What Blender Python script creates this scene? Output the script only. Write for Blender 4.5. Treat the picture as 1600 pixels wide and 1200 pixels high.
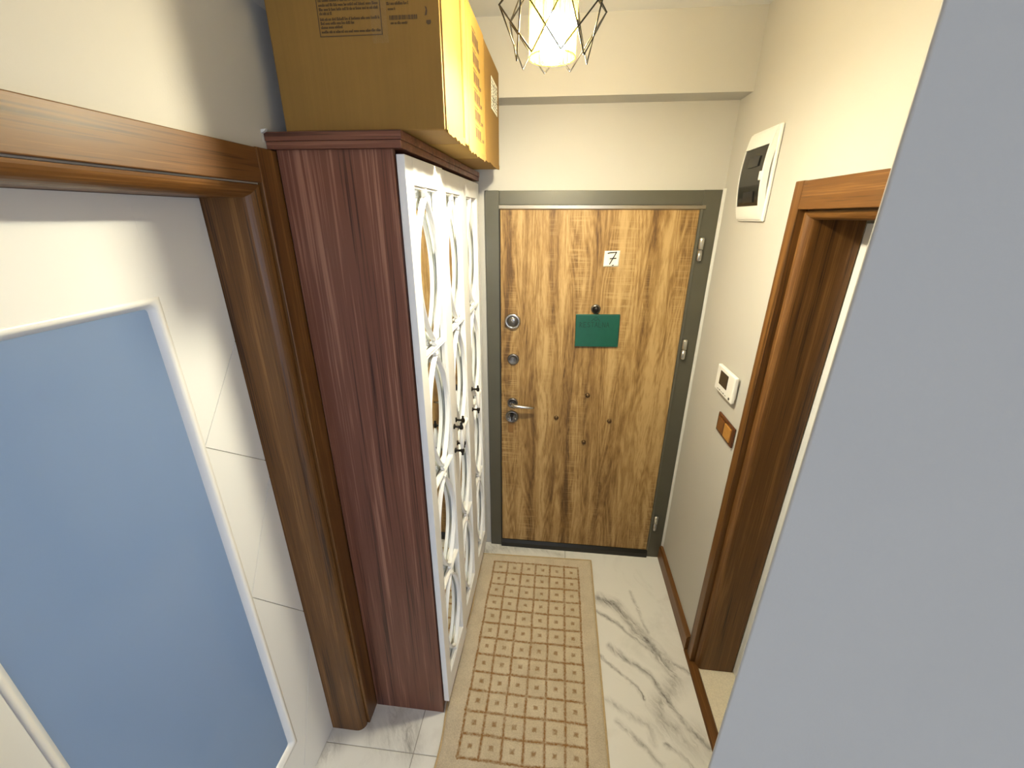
import bpy, bmesh, math, random
from mathutils import Vector, Matrix
random.seed(7)
for o in list(bpy.data.objects): bpy.data.objects.remove(o, do_unlink=True)
SC = bpy.context.scene; COL = SC.collection

# ------------------------------------------------------------------ camera, world, daylight, exposure
F_PX, CAM_H = 649.96, 1.9381
PITCH, YAW, ROLL = -0.3818, 0.1070, 0.0035
cd = bpy.data.cameras.new('camera'); cam = bpy.data.objects.new('camera', cd); COL.objects.link(cam)
cd.sensor_width = 36.0; cd.sensor_fit = 'HORIZONTAL'; cd.lens = F_PX / 1600 * 36; cd.clip_start = 0.02
_f = Vector((-math.sin(YAW)*math.cos(PITCH), math.cos(YAW)*math.cos(PITCH), math.sin(PITCH)))
_r = Vector((math.cos(YAW), math.sin(YAW), 0)); _u = _r.cross(_f)
_r, _u = _r*math.cos(ROLL) + _u*math.sin(ROLL), -_r*math.sin(ROLL) + _u*math.cos(ROLL)
cam.matrix_world = Matrix(((_r.x, _u.x, -_f.x, 0), (_r.y, _u.y, -_f.y, 0), (_r.z, _u.z, -_f.z, CAM_H), (0, 0, 0, 1)))
SC.camera = cam
SC.view_settings.view_transform = 'Standard'; SC.view_settings.look = 'None'
SC.view_settings.gamma = 1.0; SC.view_settings.use_curve_mapping = False
SC.view_settings.exposure = 0.0
w = bpy.data.worlds.new('world'); SC.world = w; w.use_nodes = True
w.node_tree.nodes['Background'].inputs[0].default_value = (0.45, 0.65, 1.0, 1)
w.node_tree.nodes['Background'].inputs[1].default_value = 1.0
def area(name, loc, rot, sx, sy, power, col):
    l = bpy.data.lights.new(name, 'AREA'); l.shape = 'RECTANGLE'; l.size = sx; l.size_y = sy; l.energy = power; l.color = col
    o = bpy.data.objects.new(name, l); o.location = loc; o.rotation_euler = rot; COL.objects.link(o); return o
DAY = (0.76, 0.83, 1.0)
# daylight entering by the big window of the hall behind the camera, and by the window of the room behind the frosted door
area('hall_window_daylight', (0.75, -2.92, 1.45), (math.radians(90), 0, 0), 1.9, 1.4, 54, DAY)
area('side_room_window_daylight', (-2.62, 0.55, 1.5), (0, math.radians(-90), 0), 1.3, 1.2, 19, (0.50, 0.70, 1.0))

# ------------------------------------------------------------------ helpers
ORG = {}
def set_props(o, label=None, cat=None, group=None, kind=None):
    if label: o['label'] = label
    if cat: o['category'] = cat
    if group: o['group'] = group
    if kind: o['kind'] = kind
def empty(name, loc, label, cat, group=None, kind=None):
    o = bpy.data.objects.new(name, None); o.location = loc; o.empty_display_size = .05; COL.objects.link(o)
    ORG[o] = Vector(loc); set_props(o, label, cat, group, kind); return o
class MB:
    """collects vertices / faces in world coordinates; build() links them as one mesh object"""
    def __init__(s): s.v = []; s.f = []; s.sm = []
    def add(s, vs, fs, smooth=False):
        n = len(s.v); s.v += [tuple(p) for p in vs]; s.f += [tuple(i+n for i in f) for f in fs]; s.sm += [smooth]*len(fs); return s
    def box(s, x0, x1, y0, y1, z0, z1):
        return s.add([(x0,y0,z0),(x1,y0,z0),(x1,y1,z0),(x0,y1,z0),(x0,y0,z1),(x1,y0,z1),(x1,y1,z1),(x0,y1,z1)],
              [(3,2,1,0),(4,5,6,7),(0,1,5,4),(1,2,6,5),(2,3,7,6),(3,0,4,7)])
    def bbox(s, x0, x1, y0, y1, z0, z1, b=.003, seg=2):
        bm = bmesh.new(); bmesh.ops.create_cube(bm, size=1)
        for v in bm.verts: v.co = Vector(((x0+x1)/2 + v.co.x*(x1-x0), (y0+y1)/2 + v.co.y*(y1-y0), (z0+z1)/2 + v.co.z*(z1-z0)))
        b = min(b, .45*min(x1-x0, y1-y0, z1-z0))
        bmesh.ops.bevel(bm, geom=list(bm.edges), offset=b, segments=seg, affect='EDGES', profile=.5)
        s.bm(bm); return s
    def bm(s, bm, smooth=False):
        bm.verts.index_update(); s.add([v.co.copy() for v in bm.verts], [[v.index for v in f.verts] for f in bm.faces], smooth); bm.free()
    def prism(s, poly, axis, a, b, bev=0):
        """poly: 2D points (CCW any), extruded along axis 0/1/2 from a to b; the 2D plane is (y,z), (x,z) or (x,y)"""
        def P(p, t): return {0: (t, p[0], p[1]), 1: (p[0], t, p[1]), 2: (p[0], p[1], t)}[axis]
        n = len(poly); vs = [P(p, a) for p in poly] + [P(p, b) for p in poly]
        fs = [tuple(range(n))[::-1], tuple(range(n, 2*n))] + [(i, (i+1) % n, n+(i+1) % n, n+i) for i in range(n)]
        bm = bmesh.new(); bv = [bm.verts.new(v) for v in vs]
        for f in fs: bm.faces.new([bv[i] for i in f])
        bmesh.ops.recalc_face_normals(bm, faces=list(bm.faces))
        if bev: bmesh.ops.bevel(bm, geom=list(bm.edges), offset=bev, segments=1, affect='EDGES')
        s.bm(bm); return s
    def lathe(s, prof, origin, axis, n=24):
        """prof: (radius, height) list, revolved about an axis direction through origin"""
        o = Vector(origin); d = Vector(axis).normalized(); a = d.orthogonal().normalized(); b = d.cross(a)
        vs = []; fs = []
        for r, h in prof:
            for k in range(n):
                t = 2*math.pi*k/n; vs.append(o + d*h + (a*math.cos(t) + b*math.sin(t))*r)
        for i in range(len(prof)-1):
            for k in range(n): fs.append((i*n+k, i*n+(k+1) % n, (i+1)*n+(k+1) % n, (i+1)*n+k))
        if prof[0][0] > 1e-6: fs.append(tuple(range(n))[::-1])
        if prof[-1][0] > 1e-6: fs.append(tuple((len(prof)-1)*n+k for k in range(n)))
        return s.add(vs, fs, True)
    def tube(s, pts, r, n=8, closed=False):
        pts = [Vector(p) for p in pts]; m = len(pts); vs = []; fs = []
        up = None
        for i, p in enumerate(pts):
            if closed: t = pts[(i+1) % m] - pts[i-1]
            else: t = pts[min(i+1, m-1)] - pts[max(i-1, 0)]
            t.normalize()
            if up is None: up = t.orthogonal().normalized()
            up = (up - t*up.dot(t)).normalized(); q = t.cross(up)
            rr = r[i] if isinstance(r, (list, tuple)) else r
            for k in range(n):
                a = 2*math.pi*k/n; vs.append(p + (up*math.cos(a) + q*math.sin(a))*rr)
        for i in range(m if closed else m-1):
            j = (i+1) % m
            for k in range(n): fs.append((i*n+k, i*n+(k+1) % n, j*n+(k+1) % n, j*n+k))
        if not closed: fs += [tuple(range(n))[::-1], tuple((m-1)*n+k for k in range(n))]
        return s.add(vs, fs, True)
    def band(s, pts, width, base, top, closed=False):
        """moulded strip in the (y,z) plane following pts, from x=base to x=top, with a ridged section"""
        m = len(pts); vs = []; fs = []; h = width/2; dx = top-base
        sec = [(-h, base), (-h, base+dx*.55), (-h*.55, top), (-h*.12, base+dx*.8), (h*.12, base+dx*.8), (h*.55, top), (h, base+dx*.55), (h, base)]
        n = len(sec)
        for i in range(m):
            a = Vector(pts[max(i-1, 0)]); b = Vector(pts[min(i+1, m-1)]); t = (b-a).normalized(); q = Vector((-t.y, t.x))
            for o, x in sec: vs.append((x, pts[i][0] + q.x*o, pts[i][1] + q.y*o))
        for i in range(m-1):
            for k in range(n): fs.append((i*n+k, i*n+(k+1) % n, (i+1)*n+(k+1) % n, (i+1)*n+k))
        fs += [tuple(range(n))[::-1], tuple((m-1)*n+k for k in range(n))]
        return s.add(vs, fs)
    def build(s, name, mat, parent=None, label=None, cat=None, group=None, kind=None, M=None):
        vs = [Vector(v) for v in s.v]
        if M is not None: vs = [M @ v for v in vs]
        lo = Vector([min(v[i] for v in vs) for i in range(3)]); hi = Vector([max(v[i] for v in vs) for i in range(3)])
        c = (lo+hi)/2
        if parent is None: c.z = lo.z
        me = bpy.data.meshes.new(name); me.from_pydata([v-c for v in vs], [], s.f); me.validate()
        bm = bmesh.new(); bm.from_mesh(me); bmesh.ops.recalc_face_normals(bm, faces=list(bm.faces)); bm.to_mesh(me); bm.free()
        if len(me.polygons) == len(s.sm): me.polygons.foreach_set('use_smooth', s.sm)
        me.materials.append(MAT[mat] if isinstance(mat, str) else mat)
        o = bpy.data.objects.new(name, me); COL.objects.link(o); ORG[o] = c
        if parent: o.parent = parent; o.location = c - ORG[parent]
        else: o.location = c
        set_props(o, label, cat, group, kind); return o
def rotM(pivot, axis, ang):
    p = Vector(pivot); return Matrix.Translation(p) @ Matrix.Rotation(ang, 4, axis) @ Matrix.Translation(-p)

# ------------------------------------------------------------------ materials
MAT = {}
class NT:
    def __init__(s, name):
        m = bpy.data.materials.new(name); m.use_nodes = True; s.m = m; s.t = m.node_tree; s.b = s.t.nodes['Principled BSDF']
        s.out = s.t.nodes['Material Output']; MAT[name] = m
    def n(s, typ, **kw):
        x = s.t.nodes.new(typ)
        for k, v in kw.items(): setattr(x, k, v)
        return x
    def l(s, a, b): s.t.links.new(a, b)
    def math(s, op, a, b=None, c=None, clamp=False):
        x = s.n('ShaderNodeMath', operation=op, use_clamp=clamp)
        for i, v in enumerate((a, b, c)):
            if v is None: continue
            if isinstance(v, (int, float)): x.inputs[i].default_value = v
            else: s.l(v, x.inputs[i])
        return x.outputs[0]
    def vm(s, op, a, b=None, scale=None):
        x = s.n('ShaderNodeVectorMath', operation=op)
        for i, v in enumerate((a, b)):
            if v is None: continue
            if isinstance(v, (tuple, list)): x.inputs[i].default_value = v
            else: s.l(v, x.inputs[i])
        if scale is not None:
            if isinstance(scale, (int, float)): x.inputs['Scale'].default_value = scale
            else: s.l(scale, x.inputs['Scale'])
        return x.outputs['Value'] if op in ('DOT_PRODUCT', 'LENGTH', 'DISTANCE') else x.outputs[0]
    def pos(s): return s.n('ShaderNodeNewGeometry').outputs['Position']
    def noise(s, vec, scale=5, detail=4, rough=.5, dist=0, col=False):
        x = s.n('ShaderNodeTexNoise'); x.inputs['Scale'].default_value = scale; x.inputs['Detail'].default_value = detail
        x.inputs['Roughness'].default_value = rough; x.inputs['Distortion'].default_value = dist; s.l(vec, x.inputs['Vector'])
        return x.outputs['Color' if col else 'Fac']
    def ramp(s, fac, stops):
        x = s.n('ShaderNodeValToRGB'); s.l(fac, x.inputs[0]); e = x.color_ramp.elements
        while len(e) < len(stops): e.new(.5)
        for el, (p, c) in zip(e, stops): el.position = p; el.color = (*c, 1) if len(c) == 3 else c
        return x.outputs[0]
    def mix(s, fac, a, b, mode='MIX'):
        x = s.n('ShaderNodeMix', data_type='RGBA', blend_type=mode)
        for sock, v in ((x.inputs[0], fac), (x.inputs[6], a), (x.inputs[7], b)):
            if isinstance(v, (int, float)): sock.default_value = v
            elif isinstance(v, tuple): sock.default_value = (*v, 1)
            else: s.l(v, sock)
        return x.outputs[2]
    def bump(s, h, strength=.2, dist=.002):
        x = s.n('ShaderNodeBump'); x.inputs['Strength'].default_value = strength; x.inputs['Distance'].default_value = dist
        s.l(h, x.inputs['Height']); s.l(x.outputs[0], s.b.inputs['Normal'])
    def set(s, col=None, rough=None, metal=None, spec=None, coat=None):
        for key, v in (('Base Color', col), ('Roughness', rough), ('Metallic', metal), ('Specular IOR Level', spec), ('Coat Weight', coat)):
            if v is None: continue
            if isinstance(v, tuple): s.b.inputs[key].default_value = (*v, 1)
            elif isinstance(v, (int, float)): s.b.inputs[key].default_value = v
            else: s.l(v, s.b.inputs[key])
        return s
def plain(name, col, rough=.5, metal=0, spec=.5, nscale=40, namp=.08, bump=.0):
    t = NT(name); f = t.noise(t.pos(), nscale, 3)
    c = t.mix(f, tuple(x*(1-namp) for x in col), tuple(min(1, x*(1+namp)) for x in col)); t.set(c, rough, metal, spec)
    if bump: t.bump(f, bump, .001)
    return t
def paint(name, col, bump=.12):
    t = NT(name); p = t.pos(); f = t.noise(p, 3, 4, .6); g = t.noise(p, 260, 2)
    t.set(t.mix(f, tuple(x*.96 for x in col), tuple(x*1.03 for x in col)), .62, 0, .3)
    t.bump(t.math('ADD', g, t.math('MULTIPLY', t.noise(p, 24, 3), .8)), bump, .0015)
paint('wall_paint', (.500, .482, .440)); paint('ceiling_paint', (.66, .66, .65), .05)
paint('cream_paint', (.78, .74, .66), .06)
def wood(name, axis, dark, mid, light, rough=.42, s_across=30, s_along=.8, coat=0, fine=.42, seed=0.0):
    """straight laminate grain running along a world axis"""
    t = NT(name); mp = t.n('ShaderNodeMapping'); t.l(t.pos(), mp.inputs[0]); mp.inputs['Location'].default_value = (seed, seed*1.7, seed*.6)
    sc = [s_across]*3; sc[axis] = s_along; mp.inputs['Scale'].default_value = sc
    a = t.noise(mp.outputs[0], 1, 5, .55, .6)
    mp2 = t.n('ShaderNodeMapping'); t.l(t.pos(), mp2.inputs[0]); sc = [s_across*9]*3; sc[axis] = s_along*5; mp2.inputs['Scale'].default_value = sc
    b = t.noise(mp2.outputs[0], 1, 3, .6)
    wv = t.math('ADD', t.math('MULTIPLY', a, 1-fine), t.math('MULTIPLY', b, fine))
    c = t.ramp(wv, [(.385, dark), (.465, mid), (.535, mid), (.62, light)])
    t.set(c, t.math('ADD', t.math('MULTIPLY', b, .15), rough-.08), 0, .4, coat); t.bump(b, .08, .0006)
    return t
TD, TM, TL = (.045, .017, .004), (.130, .054, .012), (.225, .105, .029)
wood('teak_vertical', 2, TD, TM, TL); wood('teak_along', 1, TD, TM, TL, seed=3.1)
WD, WM, WL = (.055, .018, .010), (.165, .062, .036), (.32, .150, .094)
wood('walnut_vertical', 2, WD, WM, WL, s_across=22, s_along=.5); wood('walnut_across', 0, WD, WM, WL, s_across=40, s_along=.8)
wood('walnut_along', 1, WD, WM, WL, s_across=40, s_along=.8)
def door_wood():
    t = NT('oak_door'); p = t.pos()
    mp = t.n('ShaderNodeMapping'); t.l(p, mp.inputs[0]); mp.inputs['Scale'].default_value = (1, 1, .10)
    warp = t.noise(mp.outputs[0], 6, 3, .55, 0, True)
    q = t.vm('ADD', mp.outputs[0], t.vm('SCALE', t.vm('SUBTRACT', warp, (.5, .5, .5)), scale=.06))
    mb = t.n('ShaderNodeMapping'); t.l(q, mb.inputs[0]); mb.inputs['Scale'].default_value = (1, 1, .35)
    broad = t.noise(mb.outputs[0], 15, 1, .4); mid = t.noise(q, 50, 3, .55, 1.0); fine = t.noise(q, 260, 2, .6)
    # cathedral figure: rings of a stretched radial field, shown in some of the bands
    ring = t.math('FRACT', t.math('MULTIPLY', t.noise(q, 9, 1, .4, .5), 16)); ring = t.math('ABSOLUTE', t.math('SUBTRACT', ring, .5))
    f = t.math('ADD', t.math('ADD', t.math('MULTIPLY', broad, .50), t.math('MULTIPLY', mid, .26)), t.math('ADD', t.math('MULTIPLY', ring, .14), t.math('MULTIPLY', fine, .17)))
    c = t.ramp(f, [(.37, (.105, .054, .018)), (.445, (.220, .124, .042)), (.515, (.335, .203, .075)), (.60, (.48, .32, .142))])
    mx = t.n('ShaderNodeMapping'); t.l(p, mx.inputs[0]); mx.inputs['Scale'].default_value = (5, 5, 170)
    saw = t.noise(mx.outputs[0], 1, 2); patch = t.noise(q, 9, 1)
    k = t.math('MULTIPLY', t.math('GREATER_THAN', saw, .57), t.math('MULTIPLY', t.math('SUBTRACT', patch, .50, clamp=True), 2.0, clamp=True), clamp=True)
    c = t.mix(k, c, (.52, .36, .165)); t.set(c, .5, 0, .35); t.bump(t.math('ADD', fine, saw), .10, .0006)
door_wood()
plain('frame_metal', (.105, .100, .078), .38, .35, .5, 9, .12); plain('sill_metal', (.035, .034, .030), .35, .6)
plain('lip_metal', (.42, .38, .30), .28, .9); plain('hinge_metal', (.62, .60, .55), .3, .9); plain('chrome', (.50, .49, .48), .22, 1.0)
plain('dark_chrome', (.20, .19, .18), .28, 1.0); plain('black_plastic', (.012, .012, .013), .35); plain('bronze', (.16, .10, .05), .35, .9)
plain('white_lacquer', (.83, .83, .82), .30, 0, .5, 5, .015); plain('white_plastic', (.80, .79, .75), .35, 0, .5, 5, .01)
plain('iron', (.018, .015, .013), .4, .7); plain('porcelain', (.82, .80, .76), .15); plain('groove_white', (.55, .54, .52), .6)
plain('green_plate', (.002, .070, .047), .38, 0, .5, 30, .15); plain('green_ink', (.001, .028, .020), .45)
plain('paper', (.82, .80, .70), .8); plain('ink', (.012, .010, .010), .7); plain('print_ink', (.085, .050, .022), .8)
plain('wood_switch_plate', (.085, .026, .008), .25, 0, .5, 60, .25); plain('wood_switch_rocker', (.42, .20, .045), .22, 0, .5, 50, .2); plain('wood_switch_rocker_dark', (.15, .055, .014), .22, 0, .5, 50, .2)
plain('smoked_plastic', (.014, .013, .011), .16, 0, .3); plain('screen_dark', (.020, .017, .014), .15); plain('caulk', (.60, .59, .56), .6)
plain('wire_black', (.02, .019, .018), .35, .6); plain('tape_clear', (.46, .31, .14), .12); plain('tag_brown', (.22, .11, .03), .4)
t = plain('speckled_stone', (.80, .72, .56), .35, 0, .5, 220, .25)
def cardboard(name, c):
    t = NT(name); p = t.pos(); mp = t.n('ShaderNodeMapping'); t.l(p, mp.inputs[0]); mp.inputs['Scale'].default_value = (150, 150, 2)
    a = t.noise(mp.outputs[0], 1, 2); b = t.noise(p, 9, 4)
    f = t.math('ADD', t.math('MULTIPLY', a, .35), t.math('MULTIPLY', b, .65))
    t.set(t.mix(f, tuple(x*.82 for x in c), tuple(x*1.15 for x in c)), .72, 0, .25); t.bump(t.math('ADD', a, b), .25, .0015)
cardboard('cardboard', (.25, .142, .034)); cardboard('cardboard_pale', (.36, .22, .055)); cardboard('cardboard_core', (.31, .185, .055))
def mirror():
    t = NT('mirror_glass'); t.set((.82, .84, .80), .03, 1.0); f = t.noise(t.pos(), 2, 2); t.bump(f, .02, .001)
mirror()
def frosted():
    t = NT('frosted_glass'); p = t.pos()
    t.set(t.mix(t.noise(p, 3, 3), (.24, .29, .35), (.28, .33, .39)), .06, 0, .6)
    tr = t.n('ShaderNodeBsdfTranslucent'); tr.inputs[0].default_value = (.66, .78, .92, 1)
    mx = t.n('ShaderNodeMixShader'); mx.inputs[0].default_value = .5
    t.l(t.b.outputs[0], mx.inputs[1]); t.l(tr.outputs[0], mx.inputs[2]); t.l(mx.outputs[0], t.out.inputs[0])
frosted()
def glow(name, col, strength):
    t = NT(name); t.set(col, .5); t.b.inputs['Emission Color'].default_value = (*col, 1); t.b.inputs['Emission Strength'].default_value = strength
LAMP = (1.0, .92, .68)
glow('bulb_glow', LAMP, 2150)
def shade_mat():
    t = NT('string_shade'); ang = t.n('ShaderNodeTexCoord').outputs['Object']
    mp = t.n('ShaderNodeMapping'); t.l(ang, mp.inputs[0]); mp.inputs['Scale'].default_value = (300, 300, 4)
    f = t.noise(mp.outputs[0], 1, 2)
    c = t.ramp(f, [(.35, (.10, .060, .003)), (.65, (.22, .16, .012))])
    d = t.n('ShaderNodeBsdfDiffuse'); t.l(c, d.inputs[0]); tr = t.n('ShaderNodeBsdfTranslucent'); t.l(c, tr.inputs[0])
    tp = t.n('ShaderNodeBsdfTransparent'); tp.inputs[0].default_value = (1, .93, .78, 1)
    m1 = t.n('ShaderNodeMixShader'); m1.inputs[0].default_value = .6; t.l(d.outputs[0], m1.inputs[1]); t.l(tr.outputs[0], m1.inputs[2])
    m2 = t.n('ShaderNodeMixShader'); m2.inputs[0].default_value = .19; t.l(m1.outputs[0], m2.inputs[1]); t.l(tp.outputs[0], m2.inputs[2])
    t.l(m2.outputs[0], t.out.inputs[0])
shade_mat()
def marble():
    t = NT('marble_tile'); p0 = t.pos()
    d1 = t.vm('SCALE', t.vm('SUBTRACT', t.noise(p0, 9, 4, .6, 0, True), (.5, .5, .5)), scale=.055)
    d2 = t.vm('SCALE', t.vm('SUBTRACT', t.noise(p0, 55, 3, .6, 0, True), (.5, .5, .5)), scale=.012)
    p = t.vm('MULTIPLY', t.vm('ADD', p0, t.vm('ADD', d1, d2)), (1, 1, 0))
    V = [([(.296,1.722),(.379,1.693),(.456,1.582),(.532,1.462),(.584,1.399),(.607,1.328)], .030, .95),
         ([(.278,1.633),(.366,1.584),(.428,1.523),(.528,1.441),(.678,1.362)], .012, .8),
         ([(.269,1.402),(.338,1.343),(.452,1.225)], .008, .9),
         ([(.321,1.448),(.374,1.414),(.489,1.332),(.528,1.267),(.608,1.12),(.676,1.066)], .016, .8),
         ([(.605,1.318),(.564,1.271),(.507,1.207),(.515,1.132),(.559,1.115)], .045, .55),
         ([(.328,1.118),(.377,1.074),(.475,.985)], .012, .7), ([(.507,1.06),(.57,1.008),(.66,.90)], .010, .7),
         ([(.287,1.199),(.35,1.166),(.45,1.125),(.46,1.055)], .016, .45), ([(.479,1.796),(.527,1.535)], .009, .5),
         ([(.53,1.15),(.62,1.06)], .06, .35), ([(.64,1.12),(.69,1.02)], .04, .35),
         ([(-.53,1.00),(-.50,.94)], .05, .75), ([(-.58,1.06),(-.60,.95)], .06, .35), ([(-.70,1.02),(-.66,.93)], .02, .3),
         ([(-.43,.84),(-.36,.80)], .02, .6), ([(-.80,.90),(-.86,.83)], .04, .5), ([(-.30,2.03),(-.05,2.07)], .05, .5), ([(.10,2.02),(-.10,2.05)], .03, .4), ([(-.36,2.0),(-.28,2.06)], .05, .6)]
    tot = None
    for pts, wd, amp in V:
        dm = None
        for a, b in zip(pts[:-1], pts[1:]):
            ba = (b[0]-a[0], b[1]-a[1], 0); L2 = ba[0]**2 + ba[1]**2
            pa = t.vm('SUBTRACT', p, (a[0], a[1], 0))
            h = t.math('MULTIPLY', t.vm('DOT_PRODUCT', pa, ba), 1/L2, clamp=True)
            bn = t.n('ShaderNodeVectorMath', operation='SCALE'); bn.inputs[0].default_value = ba; t.l(h, bn.inputs['Scale'])
            d = t.vm('DISTANCE', pa, bn.outputs[0])
            dm = d if dm is None else t.math('MINIMUM', dm, d)
        k = t.math('SUBTRACT', 1.0, t.math('MULTIPLY', dm, 1/(wd*1.7)), clamp=True)
        k = t.math('MULTIPLY', t.math('POWER', k, 1.4), amp)
        tot = k if tot is None else t.math('MAXIMUM', tot, k)
    mr = t.n('ShaderNodeMapping'); t.l(p, mr.inputs[0]); mr.vector_type = 'TEXTURE'; mr.inputs['Rotation'].default_value = (0, 0, math.radians(-56)); mr.inputs['Scale'].default_value = (1/9, 1/46, 1)
    streak = t.noise(mr.outputs[0], 1, 6, .75, 1.0)
    tot = t.math('MULTIPLY', tot, t.math('MULTIPLY', t.math('SUBTRACT', streak, .30, clamp=True), 3.6), clamp=True)
    gen = t.math('MULTIPLY', t.math('SUBTRACT', t.noise(p0, 2.2, 6, .65, 1.5), .52, clamp=True), .9, clamp=True)
    c = t.mix(t.math('MAXIMUM', tot, gen), (.82, .805, .77), (.19, .175, .165))
    t.set(c, .20, 0, .5)
marble()
RX0, RX1, RY0, RY1 = -.387, .272, .835, 1.985
GX0, GX1, GY0, GY1, NCOL, NROW = -.306, .192, .922, 1.912, 6, 12
def rug_mat():
    t = NT('rug_pile'); p0 = t.pos()
    d = t.vm('SCALE', t.vm('SUBTRACT', t.noise(p0, 95, 3, .7, 0, True), (.5, .5, .5)), scale=.013)
    d2 = t.vm('SCALE', t.vm('SUBTRACT', t.noise(p0, 6, 2, .5, 0, True), (.5, .5, .5)), scale=.012)
    sp = t.n('ShaderNodeSeparateXYZ'); t.l(t.vm('ADD', t.vm('ADD', p0, d), d2), sp.inputs[0])
    gx = t.math('MULTIPLY', t.math('SUBTRACT', sp.outputs[0], GX0), NCOL/(GX1-GX0)); gy = t.math('MULTIPLY', t.math('SUBTRACT', sp.outputs[1], GY0), NROW/(GY1-GY0))
    def cell(g): return t.math('ABSOLUTE', t.math('SUBTRACT', t.math('FRACT', t.math('ADD', g, 100)), .5))
    cx, cy = cell(gx), cell(gy); e = t.math('MAXIMUM', cx, cy)
    line = t.math('MULTIPLY', t.math('SUBTRACT', e, .40), 11, clamp=True)
    ins = t.math('MULTIPLY', t.math('MULTIPLY', t.math('GREATER_THAN', gx, -.07), t.math('LESS_THAN', gx, NCOL+.07)), t.math('MULTIPLY', t.math('GREATER_THAN', gy, -.07), t.math('LESS_THAN', gy, NROW+.07)))
    dot = t.math('MULTIPLY', t.math('SUBTRACT', .14, e), 14, clamp=True)
    brk = t.math('MULTIPLY', t.math('SUBTRACT', t.noise(p0, 75, 3, .65), .13), 2.4, clamp=True)
    k = t.math('MULTIPLY', t.math('MULTIPLY', t.math('MAXIMUM', line, t.math('MULTIPLY', dot, .80)), ins), brk, clamp=True)
    pile = t.math('MULTIPLY', t.math('SUBTRACT', t.noise(p0, 210, 4, .75), .30), 2.5, clamp=True); blot = t.noise(p0, 14, 3)
    base = t.mix(t.math('ADD', t.math('MULTIPLY', blot, .6), t.math('MULTIPLY', pile, .4)), (.50, .38, .21), (1.0, .88, .65))
    bord = t.mix(t.math('ADD', t.math('MULTIPLY', blot, .5), t.math('MULTIPLY', pile, .5)), (.50, .40, .26), (1.0, .87, .66))
    t.set(t.mix(k, t.mix(ins, bord, base), (.34, .140, .016)), .95, 0, .1)
    t.b.inputs['Sheen Weight'].default_value = .25
    t.bump(t.math('SUBTRACT', t.math('ADD', pile, t.math('MULTIPLY', blot, .3)), t.math('MULTIPLY', line, .5)), .9, .003)
rug_mat()
plain('rug_edge', (.55, .41, .23), .95, 0, .1, 300, .3); plain('grout', (.33, .31, .28), .9)

# ------------------------------------------------------------------ structure
D = 2.061; BW = 2.075                        # door frame face, back wall plane
XL, XR = -.705, .7015                        # wall planes
XW, YW = .2812, .431                          # corner of the near wall
ZC, ZB, YB = 2.639, 2.380, 1.951             # ceiling, beam underside, beam face
LZ, LY0, LY1 = 1.977, .150, .970             # left doorway clear opening
RZ, RY0_, RY1_ = 1.933, .720, 1.382          # right doorway clear opening
HALL_X1, HALL_Y0 = 1.95, -2.80

fl = empty('floor', (0, 0, -.02), 'white marble tiled floor with grey veins', 'floor', kind='structure')
MB().box(-.86, XR, YW, BW+.02, -.03, -.0025).box(-.86, HALL_X1, HALL_Y0, YW, -.03, -.0025).build('grout_bed', 'grout', fl)
xs = [-.48 + .597*k for k in range(-1, 5)]; ys = [.92 + 1.2*k for k in range(-4, 2)]
for i in range(len(xs)-1):
    for j in range(len(ys)-1):
        x0, x1 = max(xs[i]+.0014, -.86), min(xs[i+1]-.0014, HALL_X1); y0, y1 = max(ys[j]+.0014, HALL_Y0), min(ys[j+1]-.0014, BW)
        if x1-x0 < .02 or y1-y0 < .02: continue
        if y1 > .93: x1 = min(x1, XR)
        if x1-x0 < .02: continue
        MB().bbox(x0, x1, y0, y1, -.012, 0, .0012, 1).build('tile', 'marble_tile', fl)
f2 = empty('floor', (1.3, 1.3, -.02), 'cream speckled stone floor of the side room past the right doorway', 'floor', kind='structure')
MB().box(.705, 1.95, .70, 2.05, -.03, -.002).build('slab', 'speckled_stone', f2)
MB().box(-2.7, -.862, -.7, 1.9, -.03, -.002).build('floor', 'speckled_stone', None, 'stone floor of the room behind the frosted door', 'floor', kind='structure')

CE = MB().box(-.86, HALL_X1+.1, HALL_Y0-.1, BW+.1, ZC, ZC+.1).build('ceiling', 'ceiling_paint', None, 'plain white ceiling over the hallway', 'ceiling', kind='structure')
MB().box(-2.7, -.862, -.7, 1.9, 2.5, 2.6).build('ceiling', 'ceiling_paint', None, 'ceiling of the room behind the frosted door', 'ceiling', kind='structure')
# left wall with its doorway
m = MB(); m.box(XL-.155, XL, HALL_Y0, LY0-.03, 0, ZC); m.box(XL-.155, XL, LY0-.03, LY1+.03, LZ+.03, ZC); m.box(XL-.155, XL, LY1+.03, BW+.1, 0, ZC)
m.build('wall_left', 'wall_paint', None, 'pale grey left wall with frosted door opening', 'wall', kind='structure')
MB().box(XL-.155, .9, BW, BW+.1, 0, ZC).build('wall_back', 'wall_paint', None, 'pale grey end wall around the entry door', 'wall', kind='structure')
m = MB(); m.box(XR, XR+.15, RY1_+.03, BW+.1, 0, ZC); m.box(XR, XR+.15, RY0_-.03, RY1_+.03, RZ+.03, ZC); m.box(XR, XR+.15, .600, RY0_-.03, 0, ZC)
m.build('wall_right', 'wall_paint', None, 'pale grey right wall with brown cased doorway', 'wall', kind='structure')
rc = [(XW+.003-.003*math.sin(t), YW+.003-.003*math.cos(t)) for t in [math.radians(k) for k in (0, 15, 30, 45, 60, 75, 90, 105, 116)]]
MB().prism(rc + [(XR, .600), (HALL_X1+.1, .600), (HALL_X1+.1, YW)], 2, 0, ZC).build('wall_near', 'wall_paint', None, 'large blank pale grey wall standing closest on the right', 'wall', kind='structure')
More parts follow.
